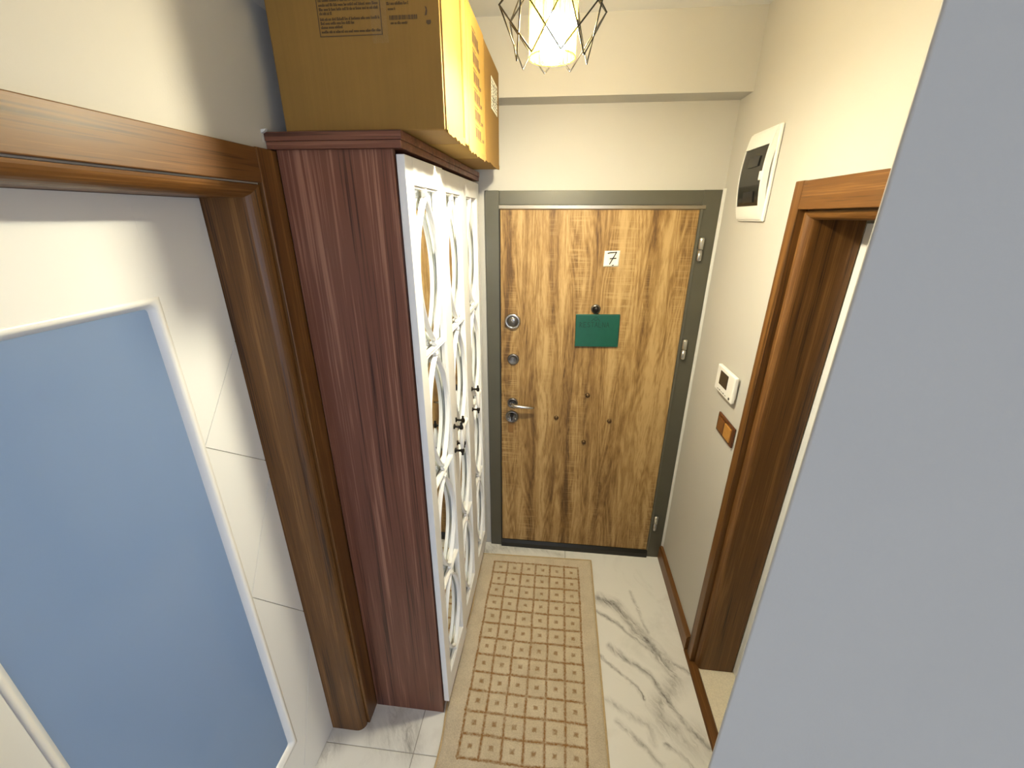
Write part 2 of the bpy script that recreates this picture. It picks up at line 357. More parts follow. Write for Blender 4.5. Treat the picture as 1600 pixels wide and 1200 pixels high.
# the hall behind the camera with its window
m = MB(); y = HALL_Y0; WX0, WX1 = -.2, 1.7
m.box(XL-.155, WX0, y-.1, y, 0, ZC); m.box(WX1, HALL_X1+.1, y-.1, y, 0, ZC); m.box(WX0, WX1, y-.1, y, 0, .75); m.box(WX0, WX1, y-.1, y, 2.15, ZC)
m.build('wall_rear', 'wall_paint', None, 'wall behind the viewer with a wide window', 'wall', kind='structure')
m = MB()
for a in (WX0, (WX0+WX1)/2-.025, WX1-.05): m.box(a, a+.05, y-.06, y-.02, .80, 2.10)
m.box(WX0, WX1, y-.06, y-.02, .75, .80); m.box(WX0, WX1, y-.06, y-.02, 2.10, 2.15)
m.build('window_1', 'white_plastic', None, 'white framed window in the wall behind the viewer', 'window', kind='structure')
MB().box(HALL_X1, HALL_X1+.1, HALL_Y0, YW, 0, ZC).build('wall_side', 'wall_paint', None, 'side wall of the hall behind the viewer', 'wall', kind='structure')
# side room beyond the right doorway and the room behind the frosted door
m = MB(); m.box(1.85, 1.95, .6, 2.1, 0, ZC); m.box(XR+.15, 1.95, 2.0, 2.1, 0, ZC); m.box(XR+.15, 1.95, .602, .66, 0, ZC); m.box(XR+.15, 1.95, .602, 2.1, 2.5, ZC)
m.build('wall_east', 'cream_paint', None, 'cream walls of the side room past the right doorway', 'wall', kind='structure')
m = MB(); m.box(-2.7, -.862, -.75, -.65, 0, 2.5); m.box(-2.7, -.862, 1.85, 1.95, 0, 2.5)
m.box(-2.7, -2.65, -.65, -.10, 0, 2.5); m.box(-2.7, -2.65, 1.2, 1.85, 0, 2.5); m.box(-2.7, -2.65, -.1, 1.2, 0, .85); m.box(-2.7, -2.65, -.1, 1.2, 2.15, 2.5)
m.build('wall_west', 'cream_paint', None, 'walls of the room behind the frosted door', 'wall', kind='structure')
# beams
MB().box(XL, XR, YB, BW, ZB, ZC).build('trim_1', 'wall_paint', None, 'boxed grey beam across the end wall above the door', 'beam', kind='structure')
MB().box(XL, XL+.037, HALL_Y0, YB, ZB+.003, ZC).build('trim_2', 'wall_paint', None, 'shallow beam along the top of the left wall', 'beam', kind='structure')
# baseboard, threshold, caulk
MB().prism([(XR, 0), (XR-.020, 0), (XR-.020, .080), (XR-.014, .092), (XR, .094)], 1, 1.467, D+.012).build('baseboard_right', 'teak_along', None, 'brown wooden baseboard along the right wall', 'baseboard', kind='structure')
MB().prism([(.680, 0), (.684, .007), (.720, .007), (.726, 0)], 1, .60, 1.470).build('trim_3', 'teak_along', None, 'brown threshold strip under the right doorway', 'threshold', kind='structure')
MB().prism([(XR, BW), (XR-.011, BW), (XR-.010, D+.001), (XR-.004, D-.004), (XR, D-.010)], 2, .09, 2.055).build('trim_4', 'caulk', None, 'white filler bead between entry door frame and right wall', 'trim', kind='structure')

# ------------------------------------------------------------------ doorway casings (jamb with bullnose + flat architrave)
def casing(name, sgn, xin, xface, y0, y1, zt, cw, cwz, R, back, label):
    """sgn +1: face looks to +x.  xin = inner end of the reveal, xface = architrave face"""
    root = empty(name, (xface, (y0+y1)/2, 0), label, 'doorway', kind='structure')
    xb = xface - sgn*back                       # bullnose front
    prof = [(xin, 0.0)] + [(xb - sgn*R + sgn*R*math.sin(a), R*.85 - R*.85*math.cos(a)) for a in [math.pi/2*k/8 for k in range(9)]]
    prof += [(xb - sgn*.012, R*.85+.001), (xb - sgn*.012, R*.85+.005), (xin, R*.85+.005)]
    def sweep(nm, path, mt):
        m = MB(); n = len(prof); vs = []
        for f in path:
            for x, o in prof: vs.append((x, *f(o)))
        fs = [tuple(range(n))[::-1], tuple(n+k for k in range(n))] + [(k, (k+1) % n, n+(k+1) % n, n+k) for k in range(n)]
        m.add(vs, fs); return m.build(nm, mt, root)
    sweep('jamb', (lambda o: (y1+o, 0), lambda o: (y1+o, zt+o)), 'teak_vertical')
    sweep('jamb', (lambda o: (y0-o, 0), lambda o: (y0-o, zt+o)), 'teak_vertical')
    sweep('head_jamb', (lambda o: (y0-o, zt+o), lambda o: (y1+o, zt+o)), 'teak_along')
    g = R*.85+.004; a, b = sorted((xface, xface - sgn*(back+.010)))
    MB().bbox(a, b, y1+g, y1+g+cw, 0, zt+g+cwz, .002).build('architrave', 'teak_vertical', root)
    MB().bbox(a, b, y0-g-cw, y0-g, 0, zt+g+cwz, .002).build('architrave', 'teak_vertical', root)
    MB().bbox(a, b, y0-g+.0006, y1+g-.0006, zt+g, zt+g+cwz-.0015, .002).build('head_architrave', 'teak_along', root)
    return root
casing('door_2', 1, -.833-.02, -.692, LY0, LY1, LZ, .0745, .0745, .034, .009, 'brown wooden casing around the frosted glass door on the left')
casing('door_3', -1, .872, .6915, RY0_, RY1_, RZ, .047, .078, .028, .020, 'brown wooden casing around the open doorway on the right')

# ------------------------------------------------------------------ white door with frosted glass (left)
XD = -.833
wd = empty('door_4', (XD-.02, (LY0+LY1)/2, .004), 'white lacquered door with tall blue frosted glass pane and zigzag grooves', 'door', kind='structure')
GY0_, GY1_, GZ0, GZ1 = .345, .782, .256, 1.768
dz0, dz1, dy0, dy1 = .004, 1.9762, LY0+.003, LY1-.001
bz = .012
MB().bbox(XD-.040, XD, dy0, GY0_-bz, dz0, dz1, .0015).build('stile', 'white_lacquer', wd)
MB().bbox(XD-.040, XD, GY0_-bz, GY1_+bz, dz0, GZ0-bz, .0001).build('rail', 'white_lacquer', wd)
MB().bbox(XD-.040, XD, GY0_-bz, GY1_+bz, GZ1+bz, dz1, .0001).build('rail', 'white_lacquer', wd)
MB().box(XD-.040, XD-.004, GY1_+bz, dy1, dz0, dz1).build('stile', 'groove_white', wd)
L, R_ = GY1_+bz, dy1
polys = [[(L,dz1),(R_,dz1),(R_,1.635),(L,1.418)], [(L,1.418),(R_,1.635),(R_,1.270)], [(L,1.418),(R_,1.270),(R_,1.215),(L,.925)],
         [(L,.925),(R_,1.215),(R_,.656)], [(L,.925),(R_,.656),(R_,.530),(L,.100)], [(L,.100),(R_,.530),(R_,.004),(L,.004)]]
def inset(poly, d):
    n = len(poly); out = []; area2 = sum(poly[i][0]*poly[(i+1) % n][1] - poly[(i+1) % n][0]*poly[i][1] for i in range(n)); s = 1 if area2 > 0 else -1
    for i in range(n):
        a, b, c = Vector(poly[i-1]), Vector(poly[i]), Vector(poly[(i+1) % n])
        def edge(p, q):
            t = (q-p).normalized(); nn = Vector((-t.y, t.x))*s; return p+nn*d, t
        p1, t1 = edge(a, b); p2, t2 = edge(b, c); cr = t1.x*t2.y - t1.y*t2.x
        k = ((p2-p1).x*t2.y - (p2-p1).y*t2.x)/cr; out.append(tuple(p1+t1*k))
    return out
for pl in polys: MB().prism([(L if p[0] < L+.004 else p[0], dz1 if p[1] > dz1-.002 else p[1]) for p in inset(pl, .0010)], 0, XD-.0045, XD, .0003).build('panel', 'white_lacquer', wd)
def rrect(y0, y1, z0, z1, r, n=6):
    out = []
    for cy, cz, a0 in ((y1-r, z1-r, 0), (y0+r, z1-r, 90), (y0+r, z0+r, 180), (y1-r, z0+r, 270)):
        for k in range(n+1):
            a = math.radians(a0 + 90*k/n); out.append((cy + r*math.cos(a), cz + r*math.sin(a)))
    return out
m = MB(); rings = []                                                        # rounded glazing bead
for x, off, rad in ((XD-.0165, -.010, .008), (XD-.0135, -.0095, .008), (XD-.003, -.001, .014), (XD+.0006, .002, .016), (XD+.0010, .006, .012), (XD+.0006, .0125, .002), (XD-.006, .0128, .002)):
    rings.append([(x, y, z) for y, z in rrect(GY0_-off, GY1_+off, GZ0-off, GZ1+off, rad)])
n = len(rings[0]); vs = [p for r in rings for p in r]; fs = []
for i in range(len(rings)-1):
    for k in range(n): fs.append((i*n+k, i*n+(k+1) % n, (i+1)*n+(k+1) % n, (i+1)*n+k))
m.add(vs, fs, True); m.build('glazing_bead', 'white_lacquer', wd)
MB().box(XD-.024, XD-.014, GY0_-.010, GY1_+.010, GZ0-.010, GZ1+.010).build('pane', 'frosted_glass', wd, 'blue frosted glass pane')
# open leaf inside the right doorway
od = empty('door_5', (.90, 1.36, .005), 'white door leaf standing open inside the right doorway', 'door', kind='structure')
MB().bbox(.876, 1.52, 1.345, 1.385, .006, 1.925, .002).build('leaf', 'white_lacquer', od)
MB().lathe([(.024, 0), (.024, .008), (.010, .010), (.010, .045)], (1.46, 1.345, 1.0), (0, -1, 0), 16).build('handle', 'chrome', od)

# ------------------------------------------------------------------ entry door
ed = empty('door_1', (.17, BW, 0), 'oak grained steel entry door in a dark olive grey metal frame', 'door', kind='structure')
A1, A2, L1, L2, LT, LB = -.351, .691, -.280, .609, 1.969, .050
m = MB(); m.bbox(A1, L1-.004, D, BW-.001, 0, 2.05, .002); m.build('frame_jamb', 'frame_metal', ed)
m = MB(); m.bbox(L2+.004, A2, D, BW-.001, 0, 2.05, .002); m.build('frame_jamb', 'frame_metal', ed)
MB().bbox(L1-.004, L2+.004, D+.0005, BW-.001, 1.990, 2.049, .002).build('frame_head', 'frame_metal', ed)
lf = MB().bbox(L1+.001, L2-.001, D+.003, BW-.001, LB, LT, .001).build('leaf', 'oak_door', ed)
MB().prism([(D+.001, 1.970), (D-.006, 1.974), (D-.006, 1.988), (D+.001, 1.9895)], 0, L1-.004, L2+.020).build('head_lip', 'lip_metal', ed)
MB().prism([(L1-.006, D-.002), (L1-.001, D-.002), (L1+.001, D+.004), (L1-.006, D+.004)], 2, .02, 1.972).build('edge_strip', 'sill_metal', ed)
MB().prism([(L2-.001, D+.004), (L2+.001, D-.002), (L2+.011, D-.004), (L2+.013, D+.004)], 2, .02, 1.972).build('edge_strip', 'frame_metal', ed)
MB().prism([(D-.010, 0), (D-.010, .030), (D-.002, .050), (BW-.001, .050), (BW-.001, 0)], 0, L1-.004, L2+.004).build('sill', 'sill_metal', ed)
for z in (1.752, 1.281, .212):                                              # two-knuckle hinges
    h = MB().lathe([(.0, .0), (.009, .002), (.011, .006), (.011, .050), (.0, .051)], (.633, D-.011, z), (0, 0, 1), 14).build('hinge', 'chrome', ed)
    MB().lathe([(.0, .0), (.0115, .001), (.0115, .046), (.009, .050), (.0, .053)], (.633, D-.011, z+.052), (0, 0, 1), 14).build('knuckle', 'hinge_metal', h)
def rosette(x, z, r, t=.010): return [(r, 0), (r, t*.5), (r*.93, t), (r*.72, t*1.02), (r*.66, t*.7), (r*.35, t*.7)]
Y = D+.003
o = MB().lathe(rosette(0, 0, .040, .014), (-.219, Y, 1.448), (0, -1, 0), 28).build('lock_rosette', 'chrome', ed)
MB().lathe([(.026, 0), (.026, .006), (.022, .010)], (-.219, Y-.009, 1.448), (0, -1, 0), 24).build('lock_core', 'dark_chrome', o)
MB().lathe([(.011, 0), (.011, .003), (.008, .004)], (-.216, Y-.019, 1.456), (0, -1, 0), 16).build('keyhole_cover', 'chrome', o)
o = MB().lathe(rosette(0, 0, .030, .010), (-.215, Y, 1.246), (0, -1, 0), 24).build('lock_rosette', 'dark_chrome', ed)
MB().bbox(-.219, -.211, Y-.022, Y-.006, 1.238, 1.262, .002).build('thumb_turn', 'chrome', o)
o = MB().lathe(rosette(0, 0, .029, .010), (-.218, Y, .995), (0, -1, 0), 24).build('handle_rosette', 'dark_chrome', ed)
MB().tube([(-.218, Y-.008, .995), (-.218, Y-.030, .995), (-.212, Y-.041, .995), (-.198, Y-.046, .994), (-.165, Y-.047, .993), (-.125, Y-.043, .989), (-.098, Y-.036, .986)],
          [.010, .010, .0105, .0100, .0088, .0080, .0062], 12).build('lever_handle', 'chrome', o)
o = MB().lathe(rosette(0, 0, .036, .012), (-.221, Y, .912), (0, -1, 0), 28).build('lock_rosette', 'dark_chrome', ed)
m = MB(); m.lathe([(.0095, 0), (.0095, .010), (.008, .012)], (-.221, Y-.008, .924), (0, -1, 0), 16); m.bbox(-.2245, -.2175, Y-.016, Y-.006, .890, .918, .002); m.build('cylinder_core', 'iron', o)
for sx, sz in ((-.020, -.010), (.020, -.010), (0, -.024)): MB().lathe([(.0045, 0), (.004, .003), (0, .004)], (-.221+sx, Y-.009, .912+sz), (0, -1, 0), 10).build('screw', 'hinge_metal', o)
MB().bbox(-.243, -.212, Y-.004, Y, .812, .880, .002).build('label_tag', 'tag_brown', ed)
o = MB().lathe([(.023, 0), (.023, .004), (.019, .009), (.010, .010)], (.190, Y, 1.521), (0, -1, 0), 24).build('peephole', 'dark_chrome', ed)
MB().lathe([(.017, 0), (.017, .003), (.0, .004)], (.190, Y-.011, 1.521), (-.25, -1, .15), 20).build('peephole_cover', 'iron', o)
for x, z in ((.183, 1.059), (.023, .917), (.309, .914), (.181, .775)):
    MB().lathe([(.0125, 0), (.0118, .004), (.0085, .008), (.004, .0102), (0, .0108)], (x, Y, z), (0, -1, 0), 16).build('stud', 'bronze', ed)

# stuff hung on the entry door
def strokes(m, segs, x0, z0, sx, sz, y0, y1, wdt):
    """flat pen strokes: list of polylines in unit coordinates on a plane facing -y"""
    for pl in segs:
        for a, b in zip(pl[:-1], pl[1:]):
            A = Vector((x0+a[0]*sx, z0+a[1]*sz)); B = Vector((x0+b[0]*sx, z0+b[1]*sz)); t = (B-A); 
            if t.length < 1e-6: continue
            t.normalize(); q = Vector((-t.y, t.x))*wdt/2; A -= t*wdt*.3; B += t*wdt*.3
            m.prism([tuple(A+q), tuple(B+q), tuple(B-q), tuple(A-q)], 1, y0, y1)
nt = empty('paper_note', (.2435, Y, 1.722), 'small square white paper with handwritten 7 taped on the entry door', 'note')
m = MB(); nx, nz = 8, 8; vs = []; fs = []
for j in range(nz+1):
    for i in range(nx+1):
        u, v = i/nx, j/nz; vs.append((.209+.070*u+.002*v, Y-.0012-.003*(u**3)*(v**2)-.002*((1-v)**4), 1.7225+.0705*v+.002*u))
for j in range(nz):
    for i in range(nx): a = j*(nx+1)+i; fs.append((a, a+1, a+nx+2, a+nx+1))
m.add(vs, fs, True); pp = m.build('sheet', 'paper', nt); md = pp.modifiers.new('thickness', 'SOLIDIFY'); md.thickness = .0004
m = MB(); strokes(m, [[(.24,.86),(.36,.90),(.80,.93),(.62,.60),(.40,.16)], [(.40,.52),(.80,.55)], [(.58,.08),(.66,.11)]], .209, 1.7225, .070, .0705, Y-.0062, Y-.0055, .0040); m.build('digit', 'ink', nt, 'handwritten black 7')
gp = empty('green_plaque', (.205, Y, 1.33), 'dark green rectangular plaque hanging below the peephole on the entry door', 'plaque')
Mg = rotM((.205, Y, 1.41), 'Y', math.radians(-1.2))
MB().bbox(.097, .311, Y-.012, Y-.001, 1.331, 1.496, .003).build('plate', 'green_plate', gp, M=Mg)
m = MB(); GL = {  # faint lettering, row of marks as on the plate
 0: [[(0,0),(0,1),(.7,.75),(0,.5),(.7,0)]], 1: [[(.8,1),(0,1),(0,0),(.8,0)],[(0,.5),(.6,.5)]], 2: [[(.8,.9),(.2,1),(.1,.6),(.7,.4),(.7,.05),(0,.1)]], 3: [[(0,1),(.8,1)],[(.4,1),(.4,0)]],
 4: [[(0,0),(.4,1),(.8,0)],[(.2,.4),(.6,.4)]], 5: [[(0,1),(0,0),(.7,0)]], 6: [[(0,0),(0,1),(.8,0),(.8,1)]]}
for i, g in enumerate([0,1,2,3,4,5,6,4]): strokes(m, GL[g], .118+.0185*i, 1.433, .016, .024, Y-.0127, Y-.0118, .0030)
strokes(m, [[(0,0),(.2,1),(.5,.2),(.8,1),(1,0)], [(.3,1.3),(.5,1.6),(.7,1.3)]], .175, 1.463, .04, .012, Y-.0127, Y-.0118, .0025)
m.build('lettering', 'green_ink', gp, 'faint dark green lettering', M=Mg)

# ------------------------------------------------------------------ fittings on the right wall
bp = empty('breaker_panel', (XR, 1.71, 1.93), 'white electrical breaker panel with smoked dark cover high on right wall', 'electrical panel')
py0, py1, pz0, pz1 = 1.632, 1.838, 1.932, 2.216; PX = XR
MB().bbox(PX-.012, PX-.001, py0-.006, py1+.006, pz0-.006, pz1+.006, .004).build('backplate', 'white_plastic', bp)
m = MB(); N = 12
def bulge(v): return .016 + .020*math.sin(math.pi*min(max(v, 0), 1))**.7
def bulged(ya, yb, za, zb, off, nm, mt, thick=.004, parent=bp):
    m = MB(); vs = []; fs = []; N = 14
    for j in range(N+1):
        z = za + (zb-za)*j/N; x = PX - bulge((z-pz0)/(pz1-pz0)) - off
        vs += [(x, ya, z), (x, yb, z), (x+thick, yb, z), (x+thick, ya, z)]
    for j in range(N):
        for k in range(4): fs.append((j*4+k, j*4+(k+1) % 4, j*4+4+(k+1) % 4, j*4+4+k))
    fs += [(3,2,1,0), (N*4, N*4+1, N*4+2, N*4+3)]
    return m.add(vs, fs).build(nm, mt, parent)
fy0, fy1, fz0, fz1 = py0+.014, py1-.002, pz0+.045, pz1-.050
fb = bulged(py0, py1, pz0, fz0, 0, 'front_cover', 'white_plastic', .018); bulged(py0, py1, fz1, pz1, 0, 'front_cover', 'white_plastic', .018)
bulged(py0, fy0, fz0, fz1, 0, 'front_cover', 'white_plastic', .018); bulged(fy1, py1, fz0, fz1, 0, 'front_cover', 'white_plastic', .018)
sm_ = bulged(fy0+.001, fy1-.001, fz0+.001, fz1-.001, -.003, 'smoked_window', 'smoked_plastic')
for za, zb in ((fz0+.012, fz0+.048), (fz1-.062, fz1-.030)):
    bulged(fy0+.045, fy1-.06, za, zb, .0005, 'breaker_row', 'black_plastic', .003, sm_)
MB().bbox(PX-.038, PX-.030, fy0-.003, fy0+.016, (fz0+fz1)/2-.014, (fz0+fz1)/2+.014, .002).build('latch', 'white_plastic', bp)

th = empty('thermostat', (XR, 1.64, 1.262), 'white wall thermostat with dark square screen above the brown switch', 'thermostat')
ty0, ty1, tz0, tz1 = 1.537, 1.716, 1.272, 1.379
MB().bbox(XR-.008, XR-.001, ty0+.012, ty1-.012, tz0+.012, tz1-.012, .002).build('wall_plate', 'white_plastic', th)
MB().bbox(XR-.024, XR-.008, ty0, ty1, tz0, tz1, .005, 3).build('housing', 'white_plastic', th)
MB().bbox(XR-.0255, XR-.022, ty0+.058, ty1-.040, tz0+.034, tz1-.016, .001).build('screen', 'screen_dark', th)
MB().lathe([(.0055, 0), (.005, .002), (0, .003)], (XR-.024, ty0+.020, tz0+.014), (-1, 0, 0), 14).build('button', 'ink', th)
m = MB()
for k in range(5): m.box(XR-.0243, XR-.0238, ty1-.034-.020*k-.012, ty1-.034-.020*k, tz0+.010, tz0+.0125+.002*(k % 2))
m.build('marking', 'ink', th)
sw = empty('light_switch', (XR, 1.575, 1.11), 'dark brown double rocker light switch below the thermostat', 'light switch')
sy0, sy1, sz0, sz1 = 1.488, 1.652, 1.108, 1.190
MB().bbox(XR-.010, XR-.001, sy0, sy1, sz0, sz1, .003).build('switch_plate', 'wood_switch_plate', sw)
MB().bbox(XR-.015, XR-.008, sy0+.018, (sy0+sy1)/2-.003, sz0+.013, sz1-.013, .002).build('rocker', 'wood_switch_rocker', sw, 'golden brown rocker')
MB().bbox(XR-.015, XR-.008, (sy0+sy1)/2+.003, sy1-.018, sz0+.013, sz1-.013, .002).build('rocker', 'wood_switch_rocker_dark', sw, 'dark brown rocker')

# ------------------------------------------------------------------ shoe cabinet
CX0, CXF, CY0, CY1 = -.690, -.375, 1.074, 2.040          # back, door face, near end, far end
CZT = 2.086
cb = empty('shoe_cabinet', ((CX0+CXF)/2, (CY0+CY1)/2, 0), 'tall reddish brown cabinet with three white mirrored lattice doors', 'cabinet')
MB().bbox(CX0, -.400, CY0, CY0+.018, 0, CZT, .001).build('side_panel', 'walnut_vertical', cb)
MB().bbox(CX0, -.400, CY1-.018, CY1, 0, CZT, .001).build('side_panel', 'walnut_vertical', cb)
MB().bbox(CX0, CX0+.006, CY0+.018, CY1-.018, .06, CZT, .0005).build('back_panel', 'walnut_vertical', cb)
MB().bbox(CX0+.006, -.402, CY0+.018, CY1-.018, .055, .073, .001).build('bottom_panel', 'walnut_along', cb)
MB().bbox(-.420, -.402, CY0+.018, CY1-.018, 0, .055, .001).build('plinth', 'walnut_along', cb)
cr = empty_c = MB(); cr.bbox(-.7040, -.371, 1.058, 2.050, CZT+.017, CZT+.036, .0012); cr.bbox(-.7040, -.3735, 1.0605, 2.048, CZT, CZT+.0165, .0012)
cr.build('crown', 'walnut_across', cb)
MB().prism([(-.7045, 2.100), (-.7045, 2.126), (-.690, 2.127), (-.695, 2.1225), (-.7042, 2.118)], 1, 1.050, 1.058).build('filler_chip', 'caulk', cb)
ZS = [2.012, 1.550, 1.088, .626, .164]
dz_lo, dz_hi = .062, 2.076
ST = .052
bounds = [(1.083, 1.399), (1.402, 1.716), (1.719, 2.040)]
def oval_pts(yc, hw, za, zb):
    """right-hand strand of one pane: from the top apex to the pinch at mid height, then to the bottom apex"""
    out = []; zm = (za+zb)/2; n = 14
    for k in range(n+1): t = k/n; out.append((yc + hw*math.sin(math.pi*.5*t**.80), za + (zm-za)*t))
    for k in range(1, n+1): t = 1-k/n; out.append((yc + hw*math.sin(math.pi*.5*t**.80), zb + (zm-zb)*t))
    return out
for di, (a, b) in enumerate(bounds):
    T = rotM((CXF-.02, a, 0), 'Z', math.radians((-1.3, -.15, -.1)[di]))
    oy0, oy1 = a+ST, b-ST; yc = (oy0+oy1)/2
    m = MB(); x0, x1 = CXF-.021, CXF
    for q in ((a, oy0, dz_lo, dz_hi), (oy1, b, dz_lo, dz_hi), (oy0, oy1, ZS[0], dz_hi), (oy0, oy1, dz_lo, ZS[-1])): m.box(x0, x1, q[0], q[1], q[2], q[3])
    # bevelled inner lip
    for (p, q, r, s) in ((oy0, oy0+.006, ZS[-1], ZS[0]), (oy1-.006, oy1, ZS[-1], ZS[0]), (oy0+.006, oy1-.006, ZS[0]-.006, ZS[0]), (oy0+.006, oy1-.006, ZS[-1], ZS[-1]+.006)): m.box(x0, x1-.006, p, q, r, s)
    dr = m.build('door', 'white_lacquer', cb, 'white lattice door with mirror behind', M=T)
    bv = dr.modifiers.new('edge', 'BEVEL'); bv.width = .0012; bv.segments = 1; bv.limit_method = 'ANGLE'
    MB().box(x0-.005, x0-.001, a+.02, b-.02, ZS[-1]-.02, ZS[0]+.02).build('mirror', 'mirror_glass', dr, 'mirror behind the lattice', M=T)
    for z in ZS[1:-1]: MB().band([(oy0+.001, z), (oy1-.001, z)], .015, x0+.002, x1-.002).build('lattice_bar', 'white_lacquer', dr, M=T)
    hw = (oy1-oy0)/2 - .008
    for za, zb in zip(ZS[:-1], ZS[1:]):
        ta, tb = za-.026, zb+.026
        for s in (1, -1):
            pts = oval_pts(0, hw, ta, tb); pts = [(yc+s*p[0], p[1]) for p in pts]
            MB().band(pts, .0125, x0+.004, x1-.003).build('lattice_strand', 'white_lacquer', dr, M=T)
        for zz, d_ in ((za, -1), (zb, 1)):
            m = MB(); m.band([(yc, zz), (yc, zz+d_*.030)], .012, x0+.004, x1-.003); m.band([(yc-.011, zz+d_*.017), (yc+.011, zz+d_*.017)], .010, x0+.006, x1-.001)
            m.build('lattice_node', 'white_lacquer', dr, M=T)
    hy = b-.026 if di == 0 else a+.026
    hz = 1.148
    m = MB()
    for s in (-1, 1):
        z = hz + s*.052
        m.lathe([(.0105, 0), (.0095, .004), (.0045, .006), (.0045, .024), (.0062, .028)], (x1, hy, z), (1, 0, 0), 12)
        m.lathe([(.0, -.011), (.0072, -.008), (.0080, 0), (.0060, .007), (.0035, .011), (.0050, .016), (.0, .021)], (x1+.029, hy, z), (0, 0, s), 12)
    m.tube([(x1+.029, hy, hz-.05), (x1+.029, hy, hz+.05)], .003, 8)
    m.build('handle', 'iron', dr, 'black ornate iron handle', M=T)
    MB().lathe([(.0042, -.042), (.0065, -.036), (.0090, -.012), (.0094, 0), (.0090, .012), (.0065, .036), (.0042, .042)], (x1+.029, hy, hz), (0, 0, 1), 14).build('handle_grip', 'porcelain', dr, M=T)

# ------------------------------------------------------------------ cardboard boxes on the cabinet
ZT = CZT+.036
def carton(name, x0, x1, y0, y1, z0, z1, label, mt, bulge_=.006, rnd=1):
    root = empty(name, ((x0+x1)/2, (y0+y1)/2, z0), label, 'box', 'cardboard boxes on the cabinet')
    r = random.Random(rnd); N = 10; m = MB()
    def wob(p):
        u = (p[0]-x0)/(x1-x0); v = (p[1]-y0)/(y1-y0); s = (p[2]-z0)/(z1-z0)
        k = bulge_*math.sin(math.pi*min(max(s, 0), 1))
        q = list(p)
        if u > .999: q[0] += k*math.sin(math.pi*v)
        if v < .001: q[1] -= 0
        return q
    def face(fn):
        n = len(m.v); vs = []; fs = []
        for j in range(N+1):
            for i in range(N+1): vs.append(wob(fn(i/N, j/N)))
        for j in range(N):
            for i in range(N): a = j*(N+1)+i; fs.append((a, a+1, a+N+2, a+N+1))
        m.add(vs, fs, False)
    X = lambda u: x0+(x1-x0)*u; Yy = lambda u: y0+(y1-y0)*u; Z = lambda u: z0+(z1-z0)*u
    face(lambda u, v: (X(u), y0, Z(v))); face(lambda u, v: (X(u), y1, Z(v))); face(lambda u, v: (x0, Yy(u), Z(v))); face(lambda u, v: (x1, Yy(u), Z(v)))
    face(lambda u, v: (X(u), Yy(v), z0)); face(lambda u, v: (X(u), Yy(v), z1))
    o = m.build('carton', mt, root)
    bm = bmesh.new(); bm.from_mesh(o.data); bmesh.ops.remove_doubles(bm, verts=list(bm.verts), dist=1e-5); bmesh.ops.recalc_face_normals(bm, faces=list(bm.faces)); bm.to_mesh(o.data); bm.free()
    b = o.modifiers.new('soft', 'BEVEL'); b.width = .004; b.segments = 2; b.limit_method = 'ANGLE'; b.angle_limit = math.radians(50)
    return root
def text_lines(m, rnd, y, x0, x1, z, h, full=1.0, th=.0005):
    """a printed line of small unreadable lettering on a face looking to -y"""
    x = x0
    while x < x0+(x1-x0)*full:
        wl = rnd.uniform(.35, .9)*h*rnd.randint(3, 8)*.55; e = min(x+wl, x1)
        c = x
        while c < e:
            hh = h*rnd.choice((.62, .62, .66, 1.0)); cw = h*rnd.uniform(.30, .48)
            m.box(c, min(c+cw*.72, e), y-th, y, z, z+hh*.35); m.box(c, min(c+cw*.40, e), y-th, y, z+hh*.3, z+hh); m.box(c, min(c+cw*.8, e), y-th, y, z+hh*.72, z+hh)
            c += cw
        x = e + h*.42
b1 = carton('cardboard_box', -.664, -.274, 1.086, 1.292, ZT+.002, 2.470, 'largest brown box nearest the viewer with framed printed text', 'cardboard', .003, 1)
rr = random.Random(5); m = MB(); yf = 1.0858
fx0, fx1, fz = -.545, -.402, 2.305
m.box(fx0, fx1, yf-.0005, yf, fz, fz+.0016); m.box(fx0, fx0+.0016, yf-.0005, yf, fz, 2.44); m.box(fx1-.0016, fx1, yf-.0005, yf, fz, 2.44); m.box(fx0, fx1, yf-.0005, yf, 2.4384, 2.44)
for z, fu in ((2.3115, .98), (2.3195, .33), (2.3265, .52), (2.3335, .98), (2.3435, .22), (2.3505, .92), (2.3580, .98), (2.3660, .98), (2.374, .7), (2.386, .98), (2.394, .98), (2.402, .5), (2.416, .9)):
    text_lines(m, rr, yf, fx0+.005, fx1-.004, z, .0050, fu)
m.build('printed_notice', 'print_ink', b1, 'framed block of printed text')
m = MB(); c = -.384
while c < -.322:
    wd_ = rr.choice((.0008, .0014, .0022)); m.box(c, c+wd_, yf-.0005, yf, 2.330, 2.3375); c += wd_ + rr.choice((.0008, .0014))
text_lines(m, rr, yf, -.382, -.345, 2.3225, .0045); text_lines(m, rr, yf, -.386, -.37, 2.347, .0040); text_lines(m, rr, yf, -.388, -.34, 2.3555, .005); text_lines(m, rr, yf, -.388, -.330, 2.364, .0085)
m.build('printed_barcode', 'print_ink', b1)
m = MB(); m.prism([(-.306,2.335),(-.303,2.345),(-.305,2.351),(-.301,2.349),(-.300,2.343),(-.3015,2.336)], 1, yf-.0005, yf); m.prism([(-.303,2.327),(-.3035,2.322),(-.300,2.3195),(-.295,2.3200),(-.2930,2.3235),(-.2935,2.3275)], 1, yf-.0005, yf)
m.build('printed_symbol', 'print_ink', b1)
